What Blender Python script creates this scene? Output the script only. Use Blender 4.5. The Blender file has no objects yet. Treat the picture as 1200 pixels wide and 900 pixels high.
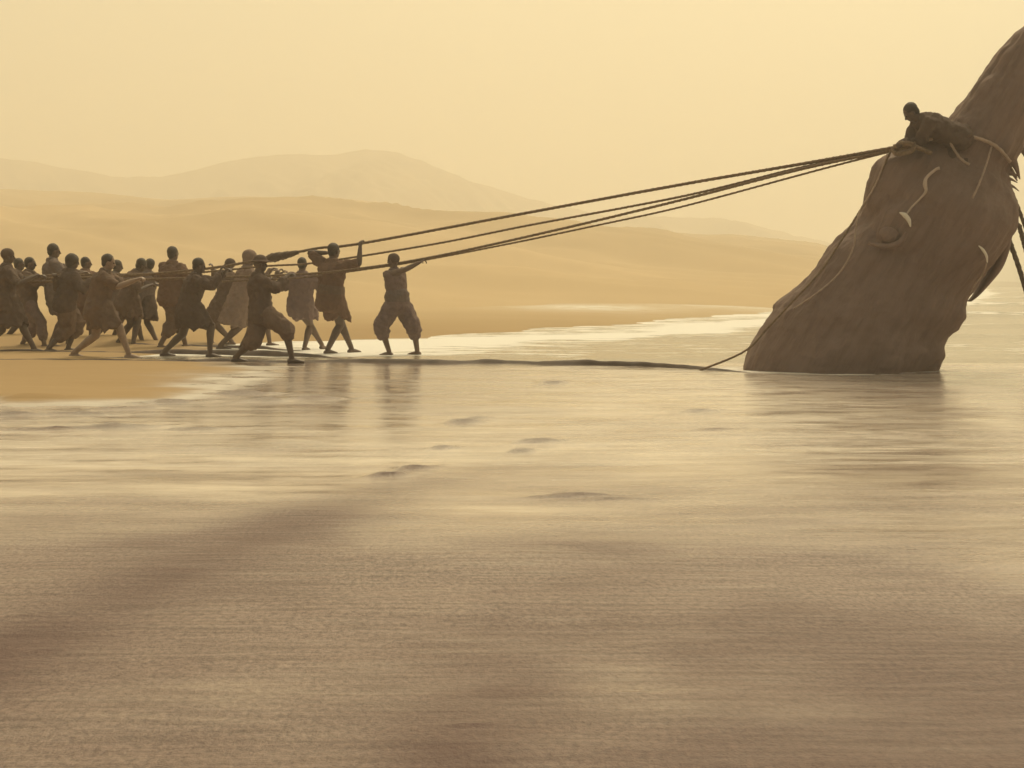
import bpy, bmesh, math, random
import numpy as np
from mathutils import Vector, Matrix

random.seed(7)
SC = bpy.context.scene
COL = SC.collection
R = math.radians

# ------------------------------------------------------------------ camera
FPX = 1667.0                      # focal length in photo pixels (1200 wide)
CAM_H = 1.15
HORIZON = 333.0
PITCH = math.atan((450.0 - HORIZON) / FPX)
cam_d = bpy.data.cameras.new('camera')
cam_d.sensor_width = 36.0
cam_d.lens = 36.0 * FPX / 1200.0
cam_d.clip_start = 0.05
cam_d.clip_end = 9000.0
cam = bpy.data.objects.new('camera', cam_d)
COL.objects.link(cam)
cam.location = (0, 0, CAM_H)
cam.rotation_euler = (math.pi / 2 - PITCH, 0, 0)
SC.camera = cam

# ------------------------------------------------------------------ sky and sun
SUN_EL, SUN_AZ = 52.0, 24.0       # azimuth clockwise from the viewing direction (+Y)
world = bpy.data.worlds.new('World')
SC.world = world
world.use_nodes = True
wn, wl = world.node_tree.nodes, world.node_tree.links
wn.clear()
w_out = wn.new('ShaderNodeOutputWorld')
w_bg = wn.new('ShaderNodeBackground')
w_sky = wn.new('ShaderNodeTexSky')
w_sky.sky_type = 'NISHITA'
w_sky.sun_disc = False
w_sky.sun_elevation = R(SUN_EL)
w_sky.sun_rotation = R(SUN_AZ)
w_sky.air_density = 1.0
w_sky.dust_density = 8.0
w_sky.ozone_density = 0.5
w_mul = wn.new('ShaderNodeMix')
w_mul.data_type = 'RGBA'
w_mul.blend_type = 'MULTIPLY'
w_mul.inputs[0].default_value = 1.0
w_mul.inputs[7].default_value = (0.955, 0.965, 0.705, 1)     # dust-laden amber air over the whole sky
w_bg.inputs['Strength'].default_value = 0.123
wl.new(w_sky.outputs[0], w_mul.inputs[6])
wl.new(w_mul.outputs[2], w_bg.inputs['Color'])
wl.new(w_bg.outputs[0], w_out.inputs['Surface'])

sun_d = bpy.data.lights.new('sun', 'SUN')
sun_d.energy = 2.3
sun_d.angle = R(8)
sun_d.color = (1.0, 0.87, 0.64)
sun = bpy.data.objects.new('sun', sun_d)
COL.objects.link(sun)
_to = Vector((math.sin(R(SUN_AZ)) * math.cos(R(SUN_EL)), math.cos(R(SUN_AZ)) * math.cos(R(SUN_EL)), math.sin(R(SUN_EL))))
sun.rotation_euler = (-_to).to_track_quat('-Z', 'Y').to_euler()
sun.location = (0, 0, 60)

SC.view_settings.view_transform = 'Standard'
SC.view_settings.look = 'None'
SC.view_settings.exposure = 0.04
SC.view_settings.gamma = 1.0
SC.cycles.max_bounces = 4
SC.cycles.diffuse_bounces = 2
SC.cycles.glossy_bounces = 2
SC.cycles.transmission_bounces = 0
SC.cycles.volume_bounces = 2
SC.cycles.use_denoising = True

# ------------------------------------------------------------------ helpers
_fw = Vector((0, math.cos(PITCH), -math.sin(PITCH)))
_up = Vector((0, math.sin(PITCH), math.cos(PITCH)))

def P(x, y, d):
    """world point seen at photo pixel (x, y) at distance d along the view"""
    v = Vector((1, 0, 0)) * (x - 600.0) + _up * (450.0 - y) + _fw * FPX
    return Vector((0, 0, CAM_H)) + v * (d / v.y)

def G(y):
    """distance of the flat ground at photo row y"""
    v = _up * (450.0 - y) + _fw * FPX
    return v.y * CAM_H / -v.z

def GP(x, y):
    p = P(x, y, G(y)); p.z = 0.0
    return p

def _hash(ix, iy, iz, seed):
    h = (ix.astype(np.int64) * 374761393 + iy.astype(np.int64) * 668265263 + iz.astype(np.int64) * 1274126177 + seed * 974711) & 0x7fffffff
    h = ((h ^ (h >> 13)) * 1274126177) & 0x7fffffff
    return ((h ^ (h >> 16)) & 0xffff) / 65535.0

def vnoise(x, y, z=None, seed=0):
    x = np.asarray(x, float); y = np.asarray(y, float)
    z = np.zeros_like(x) if z is None else np.asarray(z, float)
    ix, iy, iz = np.floor(x), np.floor(y), np.floor(z)
    fx, fy, fz = x - ix, y - iy, z - iz
    fx, fy, fz = [f * f * f * (f * (f * 6 - 15) + 10) for f in (fx, fy, fz)]
    r = 0
    for a in (0, 1):
        for b in (0, 1):
            for c in (0, 1):
                w = (fx if a else 1 - fx) * (fy if b else 1 - fy) * (fz if c else 1 - fz)
                r = r + w * _hash(ix + a, iy + b, iz + c, seed)
    return r * 2 - 1

def fbm(x, y, z=None, octv=4, seed=0, gain=0.5):
    r, a = 0, 1.0
    z = np.zeros_like(np.asarray(x, float)) if z is None else z
    for o in range(octv):
        f = 2.03 ** o
        r = r + a * vnoise(np.asarray(x) * f, np.asarray(y) * f, np.asarray(z) * f, seed + o)
        a *= gain
    return r

def sstep(a, b, x):
    t = np.clip((np.asarray(x, float) - a) / (b - a), 0, 1)
    return t * t * (3 - 2 * t)

def link(name, me, mat=None, parent=None, smooth=True):
    o = bpy.data.objects.new(name, me)
    COL.objects.link(o)
    if mat:
        me.materials.append(mat)
    if smooth and len(me.polygons):
        me.polygons.foreach_set('use_smooth', [True] * len(me.polygons))
    if parent:
        o.parent = parent
    return o

def tag(o, label=None, cat=None, group=None, kind=None):
    if label: o['label'] = label
    if cat: o['category'] = cat
    if group: o['group'] = group
    if kind: o['kind'] = kind
    return o

def empty(name, loc):
    o = bpy.data.objects.new(name, None)
    o.empty_display_size = 0.2
    COL.objects.link(o)
    o.location = loc
    return o

def grid_mesh(name, X, Y, Z, attrs=None):
    n, m = X.shape
    me = bpy.data.meshes.new(name)
    co = np.stack([X, Y, Z], -1).reshape(-1, 3)
    idx = np.arange(n * m).reshape(n, m)
    q = np.stack([idx[:-1, :-1], idx[:-1, 1:], idx[1:, 1:], idx[1:, :-1]], -1).reshape(-1, 4)
    me.vertices.add(len(co)); me.vertices.foreach_set('co', co.ravel())
    me.loops.add(q.size); me.loops.foreach_set('vertex_index', q.ravel().astype(np.int32))
    me.polygons.add(len(q))
    me.polygons.foreach_set('loop_start', np.arange(0, q.size, 4, dtype=np.int32))
    me.polygons.foreach_set('loop_total', np.full(len(q), 4, np.int32))
    me.update(calc_edges=True)
    for k, v in (attrs or {}).items():
        a = me.attributes.new(k, 'FLOAT', 'POINT')
        a.data.foreach_set('value', np.broadcast_to(v, X.shape).astype(np.float32).ravel())
    me.validate()
    return me

class MB:
    def __init__(self, g=1.0):
        self.v, self.f, self.g = [], [], g          # g: girth factor for limbs
    def loft(self, rings, cap=True):
        """rings: lists of Vectors of equal length, joined and closed"""
        n = len(rings[0]); b = len(self.v)
        for r in rings: self.v.extend([tuple(p) for p in r])
        for i in range(len(rings) - 1):
            for j in range(n):
                k = (j + 1) % n
                self.f.append((b + i * n + j, b + i * n + k, b + (i + 1) * n + k, b + (i + 1) * n + j))
        if cap:
            for r, off, rev in ((rings[0], 0, True), (rings[-1], (len(rings) - 1) * n, False)):
                c = Vector((0, 0, 0))
                for p in r: c += Vector(p)
                self.v.append(tuple(c / n)); ci = len(self.v) - 1
                for j in range(n):
                    k = (j + 1) % n
                    self.f.append((ci, b + off + k, b + off + j) if rev else (ci, b + off + j, b + off + k))
    def ring(self, c, u, v, n=14):
        return [c + u * math.cos(2 * math.pi * i / n) + v * math.sin(2 * math.pi * i / n) for i in range(n)]
    def ell(self, c, a, b, h, n=14, m=9):
        rs = []
        for i in range(m):
            t = -math.pi / 2 + math.pi * (i + 0.5) / m
            rs.append(self.ring(c + h * math.sin(t), a * math.cos(t), b * math.cos(t), n))
        self.loft(rs)
    def limb(self, pts, rad, n=12, side=None):
        """tapered chain with round ends; rad entries are r or (r_side, r_other)"""
        pts = [Vector(p) for p in pts]
        rad = [(r[0] * self.g, r[1] * self.g) if isinstance(r, tuple) else (r * self.g, r * self.g) for r in rad]
        s0 = side or Vector((0.13, 0.97, 0.21))
        rs = []
        for i, p in enumerate(pts):
            t = (pts[min(i + 1, len(pts) - 1)] - pts[max(i - 1, 0)]).normalized()
            u = (s0 - t * s0.dot(t))
            if u.length < 1e-3: u = t.orthogonal()
            u.normalize(); w = t.cross(u)
            a, b = rad[i]
            if i == 0:
                for k in (0.35, 0.75):
                    q = math.sqrt(1 - (1 - k) ** 2)
                    rs.append(self.ring(p - t * min(a, b) * (1 - k), u * a * q, w * b * q, n))
            rs.append(self.ring(p, u * a, w * b, n))
            if i == len(pts) - 1:
                for k in (0.75, 0.35):
                    q = math.sqrt(1 - (1 - k) ** 2)
                    rs.append(self.ring(p + t * min(a, b) * (1 - k), u * a * q, w * b * q, n))
        self.loft(rs)
    def mesh(self, name):
        me = bpy.data.meshes.new(name)
        me.from_pydata(self.v, [], self.f)
        me.update()
        bm = bmesh.new(); bm.from_mesh(me)
        bmesh.ops.recalc_face_normals(bm, faces=bm.faces)
        bm.to_mesh(me); bm.free()
        return me

def catmull(pts, sub):
    out = []
    n = len(pts)
    for i in range(n - 1):
        p0, p1, p2, p3 = pts[max(i - 1, 0)], pts[i], pts[i + 1], pts[min(i + 2, n - 1)]
        for k in range(sub):
            t = k / sub
            out.append(0.5 * ((2 * p1) + (p2 - p0) * t + (2 * p0 - 5 * p1 + 4 * p2 - p3) * t * t + (3 * p1 - p0 - 3 * p2 + p3) * t ** 3))
    out.append(pts[-1].copy())
    return out

# ------------------------------------------------------------------ materials
def new_mat(name):
    m = bpy.data.materials.new(name)
    m.use_nodes = True
    n, l = m.node_tree.nodes, m.node_tree.links
    return m, n, l, n['Principled BSDF']

def add_noise(n, l, scale=(1, 1, 1), detail=4, rough=0.55, coord='Object', nscale=1.0):
    tc = n.new('ShaderNodeTexCoord'); mp = n.new('ShaderNodeMapping'); t = n.new('ShaderNodeTexNoise')
    mp.inputs['Scale'].default_value = scale
    t.inputs['Scale'].default_value = nscale
    t.inputs['Detail'].default_value = detail
    t.inputs['Roughness'].default_value = rough
    l.new(tc.outputs[coord], mp.inputs[0]); l.new(mp.outputs[0], t.inputs['Vector'])
    return t.outputs[0]

def ramp(n, l, fac, stops):
    r = n.new('ShaderNodeValToRGB')
    while len(r.color_ramp.elements) < len(stops): r.color_ramp.elements.new(0.5)
    for e, (p, c) in zip(r.color_ramp.elements, stops):
        e.position = p
        e.color = (c, c, c, 1) if isinstance(c, (int, float)) else (*c, 1)
    l.new(fac, r.inputs[0])
    return r.outputs[0]

def mixc(n, l, fac, a, b, mode='MIX'):
    m = n.new('ShaderNodeMix'); m.data_type = 'RGBA'; m.blend_type = mode
    for sock, v in ((m.inputs[0], fac), (m.inputs[6], a), (m.inputs[7], b)):
        if isinstance(v, bpy.types.NodeSocket): l.new(v, sock)
        elif isinstance(v, tuple): sock.default_value = (*v, 1)
        else: sock.default_value = v
    return m.outputs[2]

def mth(n, l, op, a, b=None, clamp=False):
    m = n.new('ShaderNodeMath'); m.operation = op; m.use_clamp = clamp
    for i, v in enumerate((a, b)):
        if v is None: continue
        if isinstance(v, bpy.types.NodeSocket): l.new(v, m.inputs[i])
        else: m.inputs[i].default_value = v
    return m.outputs[0]

def attr(n, name):
    a = n.new('ShaderNodeAttribute'); a.attribute_name = name
    return a.outputs['Fac']

def plain(name, col, rough=0.7, var=0.35, scale=9.0, bump=0.25, spec=0.4):
    m, n, l, b = new_mat(name)
    t = add_noise(n, l, nscale=scale, detail=5)
    dark = tuple(c * (1 - var) for c in col); lite = tuple(min(1, c * (1 + var)) for c in col)
    l.new(ramp(n, l, t, [(0.3, dark), (0.7, lite)]), b.inputs['Base Color'])
    b.inputs['Roughness'].default_value = rough
    b.inputs['Specular IOR Level'].default_value = spec
    if bump:
        bp = n.new('ShaderNodeBump'); bp.inputs['Strength'].default_value = bump; bp.inputs['Distance'].default_value = 0.01
        l.new(add_noise(n, l, nscale=scale * 5, detail=4), bp.inputs['Height']); l.new(bp.outputs[0], b.inputs['Normal'])
    return m

def mat_ground():
    m, n, l, b = new_mat('wet_sand')
    film, dry, foam, rip = attr(n, 'film'), attr(n, 'dry'), attr(n, 'foam'), attr(n, 'ripple')
    # stretched blotches (what the retreating water left) and grain
    blot = add_noise(n, l, (0.55, 1.5, 1), 5, 0.6, nscale=1.0)
    streak = add_noise(n, l, (2.2, 11, 1), 6, 0.65, nscale=1.0)
    grain = add_noise(n, l, (48, 30, 40), 4, 0.75, nscale=1.0)
    thin = add_noise(n, l, (1.7, 26, 1), 5, 0.7, nscale=1.0)
    wetc = ramp(n, l, blot, [(0.25, (0.142, 0.096, 0.083)), (0.5, (0.198, 0.136, 0.115)), (0.78, (0.25, 0.18, 0.15))])
    wetc = mixc(n, l, ramp(n, l, streak, [(0.3, 0.0), (0.7, 0.4)]), wetc, (0.10, 0.070, 0.056))
    wetc = mixc(n, l, ramp(n, l, grain, [(0.40, 0.0), (0.64, 0.8)]), wetc, (0.38, 0.275, 0.225))
    wetc = mixc(n, l, ramp(n, l, grain, [(0.30, 0.6), (0.44, 0.0)]), wetc, (0.085, 0.055, 0.045))
    wetc = mixc(n, l, ramp(n, l, thin, [(0.48, 0.0), (0.66, 0.55)]), wetc, (0.095, 0.064, 0.050))
    wetc = mixc(n, l, ramp(n, l, thin, [(0.30, 0.5), (0.42, 0.0)]), wetc, (0.40, 0.31, 0.22))
    
    bigd = add_noise(n, l, (0.05, 0.09, 0.09), 6, 0.6, nscale=1.0)
    dryc = ramp(n, l, bigd, [(0.3, (0.37, 0.243, 0.118)), (0.7, (0.46, 0.318, 0.16))])
    dryc = mixc(n, l, ramp(n, l, streak, [(0.35, 0.0), (0.75, 0.35)]), dryc, (0.33, 0.225, 0.11))
    dryc = mixc(n, l, attr(n, 'loose'), dryc, (0.54, 0.40, 0.225))
    # thin milky backwash where the film lies
    wash = mth(n, l, 'MULTIPLY', attr(n, 'milk'), ramp(n, l, add_noise(n, l, (0.8, 3.4, 1), 6, 0.62), [(0.28, 0.12), (0.64, 0.9)]))
    wetc = mixc(n, l, wash, wetc, (0.76, 0.64, 0.51))
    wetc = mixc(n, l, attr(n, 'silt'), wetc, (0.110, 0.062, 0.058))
    c = mixc(n, l, dry, wetc, dryc)
    fo = mth(n, l, 'MULTIPLY', foam, ramp(n, l, add_noise(n, l, (0.9, 2.2, 1), 6, 0.65), [(0.38, 0.0), (0.52, 1.0)]))
    c = mixc(n, l, fo, c, (0.78, 0.74, 0.66))
    l.new(c, b.inputs['Base Color'])
    # roughness: mirror film, damp sand, dry sand
    f2 = mth(n, l, 'ADD', film, mth(n, l, 'MULTIPLY', mth(n, l, 'ADD', mth(n, l, 'SUBTRACT', streak, 0.5), mth(n, l, 'SUBTRACT', 0.5, thin)), 1.1), True)
    rr = ramp(n, l, f2, [(0.0, 0.50), (0.45, 0.30), (1.0, 0.05)])
    rmix = n.new('ShaderNodeMix'); rmix.data_type = 'FLOAT'
    l.new(mth(n, l, 'MAXIMUM', dry, fo), rmix.inputs[0]); l.new(rr, rmix.inputs[2]); rmix.inputs[3].default_value = 0.9
    l.new(rmix.outputs[0], b.inputs['Roughness'])
    b.inputs['IOR'].default_value = 1.42
    smix = n.new('ShaderNodeMix'); smix.data_type = 'FLOAT'
    l.new(dry, smix.inputs[0]); l.new(mth(n, l, 'SUBTRACT', 0.5, mth(n, l, 'MULTIPLY', attr(n, 'silt'), 0.44)), smix.inputs[2]); smix.inputs[3].default_value = 0.12
    l.new(smix.outputs[0], b.inputs['Specular IOR Level'])
    # relief
    rp = add_noise(n, l, (1.6, 7.0, 1), 4, 0.55, nscale=1.0)
    b1 = n.new('ShaderNodeBump'); b1.inputs['Distance'].default_value = 0.05
    l.new(mth(n, l, 'MULTIPLY', rip, 0.22), b1.inputs['Strength']); l.new(rp, b1.inputs['Height'])
    b2 = n.new('ShaderNodeBump'); b2.inputs['Distance'].default_value = 0.012
    l.new(mth(n, l, 'MULTIPLY', mth(n, l, 'SUBTRACT', 1.05, f2), 0.8), b2.inputs['Strength']); l.new(grain, b2.inputs['Height'])
    b3 = n.new('ShaderNodeBump'); b3.inputs['Distance'].default_value = 0.012; b3.inputs['Strength'].default_value = 0.18
    l.new(streak, b3.inputs['Height'])
    l.new(b1.outputs[0], b2.inputs['Normal']); l.new(b2.outputs[0], b3.inputs['Normal']); l.new(b3.outputs[0], b.inputs['Normal'])
    return m

def mat_sea():
    m, n, l, b = new_mat('sea_water')
    foam = attr(n, 'foam')
    t = add_noise(n, l, (0.7, 2.0, 1), 7, 0.68)
    f = mth(n, l, 'ADD', foam, mth(n, l, 'MULTIPLY', mth(n, l, 'SUBTRACT', t, 0.5), 2.2))
    f = ramp(n, l, f, [(0.45, 0.0), (0.72, 1.0)])
    l.new(mixc(n, l, f, (0.34, 0.28, 0.20), (0.84, 0.80, 0.72)), b.inputs['Base Color'])
    l.new(ramp(n, l, f, [(0, 0.12), (1, 0.8)]), b.inputs['Roughness'])
    b.inputs['IOR'].default_value = 1.33
    bp = n.new('ShaderNodeBump'); bp.inputs['Distance'].default_value = 0.06; bp.inputs['Strength'].default_value = 0.5
    l.new(add_noise(n, l, (1.4, 4.5, 1), 5, 0.6), bp.inputs['Height']); l.new(bp.outputs[0], b.inputs['Normal'])
    return m

def mat_hill(name, c0, c1, c2):
    m, n, l, b = new_mat(name)
    t = add_noise(n, l, (0.02, 0.012, 0.03), 8, 0.62)
    t2 = add_noise(n, l, (0.005, 0.004, 0.02), 5, 0.6)
    c = ramp(n, l, t, [(0.3, c0), (0.7, c1)])
    c = mixc(n, l, ramp(n, l, t2, [(0.48, 0.0), (0.62, 0.7)]), c, c2)
    l.new(c, b.inputs['Base Color'])
    b.inputs['Roughness'].default_value = 0.95
    b.inputs['Specular IOR Level'].default_value = 0.1
    return m

M = {}
M['ground'] = mat_ground()
M['sea'] = mat_sea()
M['dune'] = mat_hill('dune_sand', (0.50, 0.365, 0.20), (0.60, 0.44, 0.25), (0.40, 0.285, 0.15))
M['mount'] = mat_hill('mountain_rock', (0.27, 0.19, 0.11), (0.40, 0.29, 0.17), (0.19, 0.13, 0.075))
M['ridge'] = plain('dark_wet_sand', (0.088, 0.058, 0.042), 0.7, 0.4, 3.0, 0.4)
def mat_hide():
    m, n, l, b = new_mat('weathered_dark_timber')
    tc = n.new('ShaderNodeTexCoord'); mp = n.new('ShaderNodeMapping')
    mp.inputs['Rotation'].default_value = (0, R(-30), 0)
    l.new(tc.outputs['Object'], mp.inputs[0])
    def nz(sc, det, rg=0.6):
        m2 = n.new('ShaderNodeMapping'); m2.inputs['Scale'].default_value = sc
        t = n.new('ShaderNodeTexNoise'); t.inputs['Scale'].default_value = 1.0; t.inputs['Detail'].default_value = det; t.inputs['Roughness'].default_value = rg
        l.new(mp.outputs[0], m2.inputs[0]); l.new(m2.outputs[0], t.inputs['Vector'])
        return t.outputs[0]
    grain, blot, fine = nz((9, 9, 1.1), 6), nz((1.3, 1.3, 0.8), 5), nz((40, 40, 7), 4)
    c = ramp(n, l, blot, [(0.3, (0.215, 0.142, 0.112)), (0.7, (0.275, 0.188, 0.152))])
    c = mixc(n, l, ramp(n, l, grain, [(0.42, 0.0), (0.62, 0.45)]), c, (0.17, 0.108, 0.08))
    l.new(c, b.inputs['Base Color']); b.inputs['Roughness'].default_value = 0.72; b.inputs['Specular IOR Level'].default_value = 0.3
    b1 = n.new('ShaderNodeBump'); b1.inputs['Distance'].default_value = 0.05; b1.inputs['Strength'].default_value = 0.8
    b2 = n.new('ShaderNodeBump'); b2.inputs['Distance'].default_value = 0.012; b2.inputs['Strength'].default_value = 0.7
    l.new(grain, b1.inputs['Height']); l.new(fine, b2.inputs['Height']); l.new(b1.outputs[0], b2.inputs['Normal']); l.new(b2.outputs[0], b.inputs['Normal'])
    return m
M['hide'] = mat_hide()
M['brow'] = plain('painted_brow_highlight', (0.52, 0.40, 0.31), 0.4, 0.15, 5.0, 0.15)  # pale colour that paints the soft highlight along the brow
M['pale'] = plain('pale_painted_highlight', (0.80, 0.72, 0.60), 0.25, 0.12, 3.0, 0.1, 0.6)  # near-white colour that paints bright highlights on lid and cheek
M['strap'] = plain('light_strap', (0.40, 0.285, 0.21), 0.5, 0.2, 6.0, 0.2)
M['rope'] = plain('hemp_rope', (0.22, 0.15, 0.095), 0.85, 0.3, 30.0, 0.5, 0.2)
M['ropedark'] = plain('tarred_rope', (0.14, 0.096, 0.066), 0.75, 0.3, 30.0, 0.4, 0.3)
M['eye'] = plain('dark_eye', (0.02, 0.015, 0.012), 0.2, 0.1, 9, 0)
M['hair'] = plain('black_hair', (0.06, 0.043, 0.032), 0.6, 0.3, 60, 0.6)

SKIN = [plain('skin_tone_%s' % k, c, 0.5, 0.14, 14, 0.1, 0.45) for k, c in
        (('brown', (0.165, 0.105, 0.073)), ('deep', (0.12, 0.078, 0.056)), ('tan', (0.31, 0.21, 0.15)))]
CLOTH = {k: plain('cloth_' + k, c, 0.9, 0.10, 10, 0.4, 0.15) for k, c in
         dict(brown=(0.175, 0.118, 0.088), grey=(0.19, 0.145, 0.128), rust=(0.185, 0.112, 0.078), dark=(0.125, 0.086, 0.068),
              tan=(0.27, 0.19, 0.15), mauve=(0.215, 0.15, 0.135)).items()}

# ------------------------------------------------------------------ ground sheet
SHORE_D = [0, 21, 23, 25, 27.8, 29.5, 33.6, 45.6, 80, 160, 400, 1000, 3000]
SHORE_X = [-9, -4.2, -3.4, -2.9, -1.67, 0.0, 3.0, 8.2, 24, 52, 130, 320, 900]

def shore_x(d):
    return np.interp(d, SHORE_D, SHORE_X)

def seg_dist(X, Y, pts):
    d = np.full(X.shape, 1e9)
    for (ax, ay), (bx, by) in zip(pts[:-1], pts[1:]):
        vx, vy = bx - ax, by - ay
        t = np.clip(((X - ax) * vx + (Y - ay) * vy) / (vx * vx + vy * vy), 0, 1)
        d = np.minimum(d, np.hypot(X - ax - t * vx, Y - ay - t * vy))
    return d

def bank_mask(X, Y):
    # dry sandy bank on the left, in front of the hauling crew
    e = GP(0, 473).y + 0.5 * fbm(X * 0.9, Y * 0.6, seed=41, octv=3) + 0.9 * sstep(-4.6, -2.6, X)
    right = -3.35 + (Y - 15) * -0.16 + 0.5 * fbm(X * 0.8, Y * 0.8, seed=43, octv=3)
    return sstep(-0.35, 0.45, Y - e) * sstep(-0.8, 0.8, right - X)

def ground_h(X, Y):
    xs = shore_x(Y) + 0.8 * fbm(X * 0.25, Y * 0.25, seed=5, octv=3)
    far = sstep(20.6, 22.5, Y)
    land = sstep(0.0, 6.0, xs - X)
    rise = 0.012 * np.clip(xs - X, 0, 12) + 0.05 * land
    h = far * (land * rise - (1 - land) * 0.05 - 0.012 * np.clip(X - xs, 0, 60))
    h = np.where(Y > 26, h, np.clip(h, -0.05, 0.012) * sstep(19, 23, Y))
    h = h + far * np.exp(-((X - xs) / 3.0) ** 2) * 0.035 * fbm(X * 0.9, Y * 0.5, seed=17, octv=4)
    near = 1 - sstep(15, 22, Y)
    h = h + near * (0.010 * fbm(X * 0.45, Y * 0.9, seed=11, octv=3) + 0.0035 * fbm(X * 1.8, Y * 4.0, seed=12, octv=3))
    h = h + 0.03 * bank_mask(X, Y)
    for (px, py, w, dd, hh) in MARKS:
        c = GP(px, py)
        a = (X - c.x) + 0.25 * (Y - c.y)
        h = h + 1.3 * hh * np.exp(-(a / (1.25 * w)) ** 2 - ((Y - c.y - 0.9 * a * dd / w + 0.5 * dd * np.sin(a * 2.2 / w)) / (0.42 * dd)) ** 2)
    # far land undulates so that it runs into the dunes
    h = h - 1.6 * sstep(70, 220, Y) * land
    return h

# low lips of sand left by the backwash: photo pixel, half length, half depth, height
MARKS = [(455, 556, 0.11, 0.08, 0.030), (487, 548, 0.12, 0.10, 0.022), (520, 526, 0.10, 0.10, 0.022), (545, 494, 0.16, 0.16, 0.032),
         (560, 489, 0.12, 0.12, 0.02), (612, 529, 0.09, 0.09, 0.028), (632, 518, 0.17, 0.10, 0.028), (680, 581, 0.22, 0.06, 0.020),
         (720, 585, 0.25, 0.06, 0.012), (648, 449, 0.2, 0.3, 0.03), (40, 722, 0.05, 0.03, 0.008), (590, 694, 0.06, 0.03, 0.008),
         (40, 470, 0.35, 0.10, 0.035), (95, 487, 0.30, 0.09, 0.03), (150, 478, 0.22, 0.09, 0.035), (60, 503, 0.3, 0.09, 0.025), (135, 501, 0.3, 0.1, 0.03),
         (200, 472, 0.25, 0.1, 0.03), (232, 503, 0.25, 0.1, 0.025), (18, 488, 0.2, 0.1, 0.03), (285, 462, 0.3, 0.12, 0.035), (310, 470, 0.2, 0.1, 0.03), (370, 468, 0.3, 0.12, 0.03),
         (820, 482, 0.2, 0.15, 0.02), (840, 504, 0.2, 0.12, 0.015), (60, 762, 0.05, 0.03, 0.008), (560, 850, 0.06, 0.02, 0.006)]

def log_axis(lo, hi, base, growth):
    out, x, st = [0.0], 0.0, base
    while x < hi:
        x += st; st = max(base, x * growth); out.append(x)
    neg, x, st = [], 0.0, base
    while x > lo:
        x -= st; st = max(base, -x * growth); neg.append(x)
    return np.array(neg[::-1] + out)

ys = np.concatenate([np.array([-60, -40, -26, -16, -9, -5, -2.5, -0.8, 0.3, 1.0]), [1.6]])
y, lst = 1.6, []
while y < 3000:
    y += max(0.02, y * (0.005 if y < 24 else 0.03)); lst.append(y)
ys = np.concatenate([ys, lst])
xsA = log_axis(-3000, 3000, 0.045, 0.02)
X, Y = np.meshgrid(xsA, ys)
Z = ground_h(X, Y)
bank = bank_mask(X, Y)
landm = sstep(0.3, 3.0, shore_x(Y) - X) * sstep(24.5, 27, Y)
leftdry = sstep(0.2, 1.5, -4.9 - X) * sstep(16, 18, Y)       # sand under and left of the crew
dry = np.clip(np.maximum.reduce([bank * 0.95, landm, leftdry * 0.9]), 0, 1)
t0, t1 = GP(640, 520), GP(-60, 800)
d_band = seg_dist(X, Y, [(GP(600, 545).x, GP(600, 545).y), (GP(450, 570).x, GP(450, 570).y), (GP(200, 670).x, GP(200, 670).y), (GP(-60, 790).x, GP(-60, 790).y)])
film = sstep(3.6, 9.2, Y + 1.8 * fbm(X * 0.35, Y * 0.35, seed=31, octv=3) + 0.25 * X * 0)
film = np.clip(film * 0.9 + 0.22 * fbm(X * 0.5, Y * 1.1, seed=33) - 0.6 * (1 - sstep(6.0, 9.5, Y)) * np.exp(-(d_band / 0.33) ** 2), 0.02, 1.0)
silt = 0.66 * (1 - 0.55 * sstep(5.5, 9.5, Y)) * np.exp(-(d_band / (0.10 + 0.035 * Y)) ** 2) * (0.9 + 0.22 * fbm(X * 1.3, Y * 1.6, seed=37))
silt = silt + 0.40 * sstep(-0.1, 0.9, fbm(X * 0.9 + 7, Y * 0.5, seed=38)) * (1 - sstep(6, 10, Y)) + 0.25 * (1 - sstep(3.0, 5.5, Y))
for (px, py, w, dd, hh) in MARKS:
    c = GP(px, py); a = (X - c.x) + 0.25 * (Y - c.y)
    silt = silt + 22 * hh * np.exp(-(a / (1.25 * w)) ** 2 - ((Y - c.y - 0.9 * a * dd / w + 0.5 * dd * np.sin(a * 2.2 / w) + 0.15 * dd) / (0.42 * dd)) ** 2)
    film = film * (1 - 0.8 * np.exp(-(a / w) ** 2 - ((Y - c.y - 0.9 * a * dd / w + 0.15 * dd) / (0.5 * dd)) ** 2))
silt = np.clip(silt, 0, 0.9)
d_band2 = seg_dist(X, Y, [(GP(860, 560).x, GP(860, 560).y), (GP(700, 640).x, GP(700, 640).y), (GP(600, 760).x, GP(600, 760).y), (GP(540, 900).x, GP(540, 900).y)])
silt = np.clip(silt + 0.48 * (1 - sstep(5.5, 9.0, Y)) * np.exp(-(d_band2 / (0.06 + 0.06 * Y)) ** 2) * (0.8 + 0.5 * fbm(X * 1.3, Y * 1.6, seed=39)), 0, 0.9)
mirror = sstep(9.0, 16.0, Y + 0.8 * fbm(X * 0.8, Y * 0.8, seed=45)) * (1 - sstep(21, 22, Y)) * sstep(1.5, -1.0, X) + 0.7 * sstep(10.5, 16.0, Y) * (1 - sstep(19, 20, Y)) * sstep(3.0, 4.0, X)
film = film + 0.7 * np.clip(mirror, 0, 1)
milk = np.clip(film, 0, 1) * (1 - 0.85 * np.clip(mirror, 0, 1))
rip = sstep(9.5, 15.5, Y) * (1 - dry) * (0.12 + 0.88 * sstep(0.5, -3.0, X)) * (1 - sstep(26, 40, Y))
c1 = GP(690, 365); c2 = GP(880, 361)
foam = np.exp(-((X - c1.x) / 3.0) ** 2 - ((Y - c1.y) / 7.0) ** 2) * 1.0 + 0.9 * np.exp(-((X - c2.x + 1) / 3.0) ** 2 - ((Y - c2.y) / 9.0) ** 2)
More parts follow.
